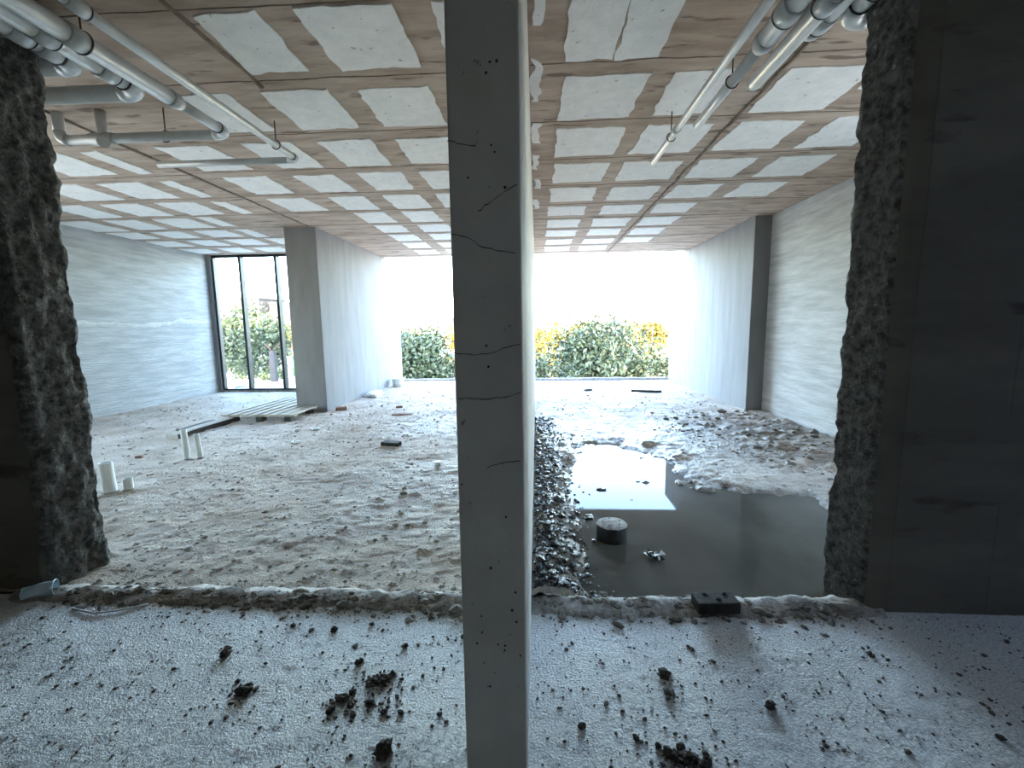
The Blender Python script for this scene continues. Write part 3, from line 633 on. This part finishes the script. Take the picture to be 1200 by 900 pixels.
t = thing('litter_clump', 'clump of glinting wet litter in the puddle right of the drain stub', 'litter', (.785, 2.95, WATER_Z), 0)
for k in range(16):
    a = random.uniform(0, 6.28); d = random.uniform(0, .065)
    V = [(random.uniform(-.03, .03), random.uniform(-.018, .018), random.uniform(0, .02)) for _ in range(5)]
    V = [(-.028, -.008, .0), (.024, -.012, .008), (.03, .006, .012), (0, .016, .016), (-.022, .010, .004)]
    V = [(p[0] * random.uniform(.5, 1.2), p[1] * random.uniform(.5, 1.4), p[2] * random.uniform(.3, 2)) for p in V]
    o = link('scrap', mesh_py('scrap', V, [(0, 1, 2, 3, 4)]), M_WHITE if k % 4 == 0 else M_MUD, t); o.location = (d * math.cos(a), d * .7 * math.sin(a), .004 + random.uniform(0, .03)); o.rotation_euler = (random.uniform(-.5, .5), random.uniform(-.4, .4), a)
    md = o.modifiers.new('thick', 'SOLIDIFY'); md.thickness = .003

# ---- loose material nobody could count
n = 2600; P = np.stack([RNG.uniform(-2.9, 2.4, n), RNG.uniform(1.25, 2.28, n), np.zeros(n)], 1); P[:, 2] = screed_z(P[:, 0], P[:, 1]) + .001
P = P[~((P[:, 0] > -.26) & (P[:, 0] < -.02))]
s = RNG.gamma(1.2, .0018, len(P)) + .0011; v, f = lumps_np(P, np.stack([s * 1.3, s, s * .8], 1), 3)
o = link('dirt_specks', mesh_np('dirt_specks', v, f, False), M_CLOD); tag(o, 'dark specks of earth strewn over the pale corridor floor', 'specks', kind='stuff')
Q = [np.stack([RNG.normal(cx, sx, k), RNG.normal(cy_, sy, k), np.full(k, .002)], 1) for cx, cy_, sx, sy, k in ((-.76, 1.66, .08, .06, 130), (-.69, 1.76, .05, .03, 70), (.53, 1.45, .07, .035, 90), (.55, 1.80, .03, .05, 30), (-1.28, 1.66, .04, .03, 25))]
P = np.concatenate(Q); s = RNG.gamma(1.4, .0022, len(P)) + .0012; v, f = lumps_np(P, np.stack([s, s * 1.5, s * .6], 1), 13)
o = link('clod_crumbs', mesh_np('clod_crumbs', v, f, False), M_CLOD); tag(o, 'fine dark crumbs smeared around the clod patches on the pale floor', 'crumbs', kind='stuff')
n = 1300; P = np.stack([RNG.uniform(-2.9, 1.75, n), RNG.normal(2.31, .055, n), np.zeros(n)], 1); P = P[~((P[:, 0] > -.26) & (P[:, 0] < -.02))]
P[:, 2] = .026 * np.exp(-((P[:, 1] - 2.35) / .07) ** 2); s = RNG.gamma(1.4, .0045, len(P)) + .002; v, f = lumps_np(P, np.stack([s * 1.5, s, s * .7], 1), 15)
o = link('lip_crumbs', mesh_np('lip_crumbs', v, f, False), M_RUBBLE); tag(o, 'broken crumbs lying along the concrete lip', 'crumbs', kind='stuff')
n = 6500; P = np.stack([RNG.uniform(-8, 4, n), 2.42 + 10.3 * RNG.uniform(0, 1, n) ** 1.7, np.zeros(n)], 1)
P = P[~((P[:, 0] > -.30) & (P[:, 0] < .02))]; P = P[~((P[:, 0] < -3.9) & (P[:, 1] > 8.1) & (P[:, 0] > -4.6))]; P = P[~((P[:, 0] < -4) & (P[:, 1] > 10.7))]; P = P[~((P[:, 0] > 3.7) & (P[:, 1] > 8.1))]
P = P[~((P[:, 1] < 2.85) & ((P[:, 0] < -2.85) | (P[:, 0] > 1.6)))]; P[:, 2] = floor_z(P[:, 0], P[:, 1]); P = P[P[:, 2] > WATER_Z - .005]
s = RNG.gamma(1.5, .0036, len(P)) + .003; P[:, 2] += s * .2; v, f = lumps_np(P, np.stack([s * 1.4, s, s * .7], 1), 5)
o = link('room_gravel', mesh_np('room_gravel', v, f, False), mat('gravel', (.22, .195, .17), (.55, .52, .49), scale=3, rough=.85)); tag(o, 'loose grit and crumbs strewn over the room floors', 'gravel', kind='stuff')
n = 2600; yy = 2.45 + 5.2 * RNG.uniform(0, 1, n) ** 1.5; xx_ = -.022 + np.abs(RNG.normal(0, .16, n)); P = np.stack([xx_, yy, np.zeros(n)], 1); P = P[P[:, 0] < .5]
P[:, 2] = np.maximum(floor_z(P[:, 0], P[:, 1]), WATER_Z); s = RNG.gamma(1.8, .004, len(P)) + .004; P[:, 2] += s * .25
v, f = lumps_np(P, np.stack([s * 1.3, s, s * .75], 1), 7)
o = link('mud_spoil', mesh_np('mud_spoil', v, f, False), M_MUD); tag(o, 'wet black muddy spoil heaped along the foot of the dividing wall', 'mud', kind='stuff')
n = 260; P = np.stack([RNG.uniform(2.0, 3.98, n), RNG.uniform(4.3, 8.1, n), np.zeros(n)], 1); P = P[P[:, 0] > 2.2 + .25 * (6 - P[:, 1])]
P[:, 2] = floor_z(P[:, 0], P[:, 1]); s = RNG.gamma(1.6, .008, len(P)) + .006; P[:, 2] += s * .2; v, f = lumps_np(P, np.stack([s * 1.4, s, s * .65], 1), 9)
o = link('wall_rubble', mesh_np('wall_rubble', v, f, False), M_RUBBLE); tag(o, 'dark crumbly rubble along the trowelled right wall', 'rubble', kind='stuff')

# ================================================================== OUTSIDE
GZ = -3.6
xs = np.concatenate([np.linspace(-1500, -100, 15), np.linspace(-90, 90, 61), np.linspace(100, 1500, 15)]); ys = np.concatenate([np.linspace(-60, 100, 41), np.linspace(120, 2500, 25)])
o = heightfield('ground', xs, ys, M_GROUND, lambda x, y: GZ + .12 * fbm(x * .12, y * .12, octv=2, seed=121)); tag(o, 'sandy sunlit open ground outside', 'ground', kind='structure')
def tree(label, x, y, top, rad, dens, M, leaf=.16, squash=.8, seed=0, bare=0, name='broadleaf_tree', group=None, low=None):
    """trunk, limbs and clustered leaves; top = height of the crown top, rad = crown radius"""
    t = thing(name, label, 'tree', (x, y, GZ), 0, group); rg = np.random.default_rng(seed + 500)
    ht = top - GZ; ch = rad * squash; cz = ht - ch
    trunk = tube('trunk', [(0, 0, -.1), (.05 * rad, 0, cz * .5), (0, .04 * rad, cz)], [.05 * rad + .06, .04 * rad + .05, .03 * rad + .03], M_BARK, t, 10)
    ncl = max(14, int(30 * dens)); ctrs = []
    for k in range(ncl):
        d = rg.normal(0, 1, 3); d /= np.linalg.norm(d); r = rg.uniform(.45, .9) ** .7
        c = np.array([d[0] * rad * r, d[1] * rad * r, cz + d[2] * ch * r]); ctrs.append(c)
        if k < 9: tube('branch', [(0, 0, cz * .75), tuple(c * .5 + np.array([0, 0, cz * .45])), tuple(c)], [.025 * rad + .01, .015 * rad + .01, .006], M_BARK, trunk, 6)
    nl = int(5600 * dens); ci = rg.integers(0, ncl, nl); P = np.array(ctrs)[ci] + rg.normal(0, 1, (nl, 3)) * rad * np.array([.22, .22, .20 * squash])
    A = rg.normal(0, 1, (nl, 3)); A /= np.linalg.norm(A, axis=1)[:, None]; Bv = np.cross(A, rg.normal(0, 1, (nl, 3))); Bv /= np.linalg.norm(Bv, axis=1)[:, None]
    L = leaf * rg.uniform(.6, 1.3, nl)[:, None]; W = L * .5
    V = np.stack([P - A * L, P + Bv * W + np.array([0, 0, .1]) * L, P + A * L, P - Bv * W + np.array([0, 0, .1]) * L], 1).reshape(-1, 3)
    o = link('foliage', mesh_np('foliage', V, np.arange(nl * 4).reshape(-1, 4), False), M, t); o['kind'] = 'stuff'
    return t
tree('dense green tree filling the left opening beside the partition', -7.6, 27, 1.35, 2.4, 2.0, M_LEAF, .15, .9, 1)
tree('broad green tree in the middle of the right opening', 3.95, 27, 1.75, 2.75, 2.2, M_LEAF, .15, 1.0, 2)
tree('lower green tree at the left of the right opening', .6, 25, -.15, 2.0, 1.0, M_LEAF, .12, .9, 3)
tree('low green bush right of the broad tree in the right opening', 7.1, 28, -.4, 1.8, .8, M_LEAF, .13, .9, 4)
tree('round tree with a golden top behind the tall window', -19.9, 30, 3.0, 2.35, 2.0, M_LEAF, .15, .93, 5)
tree('green tree at the right edge of the left opening', -4.4, 29.5, -.5, 2.1, 1.2, M_LEAF, .13, .9, 6)
def at(px_, py_, d):
    """world x and z of a sight line at distance d, to space the far things by their bearing"""
    q = fwd + r2 * ((px_ - 600) / FPX) - u2 * ((py_ - 450) / FPX); return q.x * d / q.y, EYE + q.z * d / q.y
for x0, x1, lb in ((-13.5, -6.5, 'unseen block added behind at the left to shade the window tree'), (9.5, 18.5, 'unseen block added behind at the right to shade the broad tree')):
    o = boxes('shade_block', [(x0, x1, -22, -9, GZ, 14.2)], M_BLDG); tag(o, lb, 'wall', kind='structure')  # unseen blocks added behind the camera to shade the trees
GY = 'sunlit yellow trees in the distance'
for i, (px_, pt, d, r, lb) in enumerate(((660, 376, 62, 2.6, 'small golden tree left of the broad tree top'), (690, 377, 66, 2.3, 'golden tree peeking over the broad tree'), (727, 380, 60, 3.2, 'wide golden tree right of the broad tree top'), (742, 398, 52, 2.6, 'low golden tree in front of the white house'), (768, 380, 64, 2.2, 'golden tree right of the white house'), (626, 384, 70, 2.5, 'golden tree at the edge of the dividing wall'), (645, 402, 46, 2.0, 'low golden bush behind the green tree at the dividing wall'), (533, 381, 90, 3.0, 'golden tree right of the distant towers'), (532, 402, 52, 2.4, 'golden bush under the distant towers'), (474, 383, 58, 2.5, 'golden tree top against the end of the partition'), (339, 382, 55, 2.6, 'golden tree behind the third window pane'), (718, 374, 140, 7.0, 'far pale golden hillside tree'))):
    x, z = at(px_, pt, d)
    tree(lb, x, d, z, r, .45, M_LEAF_SUNLIT, .24, .85, 20 + i, group=GY)
def building(name, label, x, y, wd, dp, top, rows, cols, M, roof=None, group=None, base=GZ, rz=0):
    t = thing(name, label, 'building', (x, y, base), rz, group); h_ = top - base
    boxes('wall', [(-wd / 2, wd / 2, 0, dp, 0, h_)], M, t); boxes('parapet', [(-wd / 2 - .2, wd / 2 + .2, -.2, dp + .2, h_, h_ + .4)], roof or M, t)
    if rows:
        a, b = wd / cols, h_ / rows; me = None
        for i in range(rows):
            for k in range(cols):
                if me is None: o = boxes('window', [(-a * .28, a * .28, -.06, .1, -b * .28, b * .28)], M_WIN, t); me = o.data
                else: o = link('window', me, None, t)
                o.location = (-wd / 2 + (k + .5) * a, 0, (i + .5) * b)
    return t
building('apartment_block', 'pale apartment block left of the golden topped tree', -63, 95, 6.5, 10, 8.2, 5, 3, M_BLDG)
building('apartment_block', 'pale apartment block right of the golden topped tree', -56, 97, 5.5, 10, 7.2, 5, 3, M_BLDG)
building('low_building', 'small pinkish building behind the third window pane', -49.5, 92, 3.6, 6, 2.4, 2, 2, M_TOWER)
for i, (px_, pt, wpx) in enumerate(((501, 374, 5), (507, 370, 6), (515, 371, 6), (524, 372, 6))):
    d = 900.; building('tower_block', ['leftmost of the four hazy distant towers', 'second from left of the hazy distant towers', 'third from left of the hazy distant towers', 'rightmost of the four hazy distant towers'][i], at(px_, pt, d)[0], d + 12 * i, wpx / FPX * d, 15, at(px_, pt, d)[1], 7, 3, M_TOWER, group='hazy distant towers')
hs = building('house', 'white house with a brown roof behind the right opening', 17.0, 76, 5.4, 7, 1.05, 2, 3, M_BLDG, None)
V = [(-3.4, -.7, 5.1), (3.2, -.7, 4.66), (3.2, 7.7, 4.66), (-3.4, 7.7, 5.1), (-3.4, -.7, 5.9), (3.2, -.7, 5.0), (3.2, 7.7, 5.0), (-3.4, 7.7, 5.9)]
link('roof', mesh_py('roof', V, BOXF), M_ROOF, hs)
o = tube('street_pole', [(13.1, 44, GZ), (13.1, 44, 3.2), (13.6, 44, 5.0)], .12, M_TOWER, None, 10); tag(o, 'slanted pale pole beside the end of the right plastered wall', 'pole')
# yard behind the tall window
t = thing('boundary_fence', 'blue-grey panel fence beyond the yard behind the window', 'fence', (0, 0, GZ))
for k in range(9): boxes('fence_panel', [(-34 + k * 1.9, -32.16 + k * 1.9, 49, 49.08, 0, 1.9)], mat('fence_sheet_%d' % k, (.034, .043, .066), (.045, .056, .080), scale=1.5, rough=.6), t)
for k in range(10): boxes('post', [(-34.05 + k * 1.9, -33.93 + k * 1.9, 48.95, 49.12, 0, 2.0)], M_TOWER, t)
t = thing('fence_post', 'concrete post with a forked top seen through the middle pane', 'post', (-16.4, 27, GZ))
boxes('shaft', [(-.16, .16, -.14, .14, 0, 3.85)], M_BLDG, t); tube('arm', [(0, 0, 3.8), (-.45, 0, 4.3)], .05, M_ROOF, t, 8); tube('arm', [(0, 0, 3.8), (.55, 0, 4.35)], .05, M_ROOF, t, 8)
for x, lb in ((-24.2, 'blue drum behind the first window pane'), (-22.6, 'blue drum by the first mullion of the window'), (-20.5, 'blue drum behind the second mullion of the window')):
    t = thing('blue_drum', lb, 'drum', (x, 35.2, GZ + .33), .15, 'blue drums in the yard')
    tube('body', [(-.48, 0, 0), (-.4, 0, 0), (.4, 0, 0), (.48, 0, 0)], [.29, .32, .32, .29], M_BLUE, t, 18); tube('hoop', [(-.16, 0, 0), (-.11, 0, 0)], .335, M_BLUE, t, 18); tube('hoop', [(.11, 0, 0), (.16, 0, 0)], .335, M_BLUE, t, 18)
    o = link('rubble_sack', lump_mesh('rubble_sack', (.22, .2, .2), 3, 2, .3), M_BAG); o.location = (x + .78, 35.2, GZ + .2); tag(o, 'pale sack lying right of the ' + lb, 'sack', 'pale sacks in the yard')
t = thing('site_skip', 'bright green sheet metal skip in the yard', 'skip', (-24.6, 46.5, GZ)); boxes('body', [(-1.2, 1.0, -.6, .6, .2, 2.3)], M_GREEN, t, .05); boxes('rim', [(-1.26, 1.06, -.66, .66, 2.2, 2.34)], M_GREEN, t)
for x, y, r, lb, k in ((-27.2, 44, 1.1, 'low shrub left of the green skip', 1), (-31, 46, 1.0, 'low shrub at the foot of the blue-grey fence', 2)): tree(lb, x, y, GZ + 1.5, r, .3, M_LEAF, .16, .7, 70 + k, name='shrub')
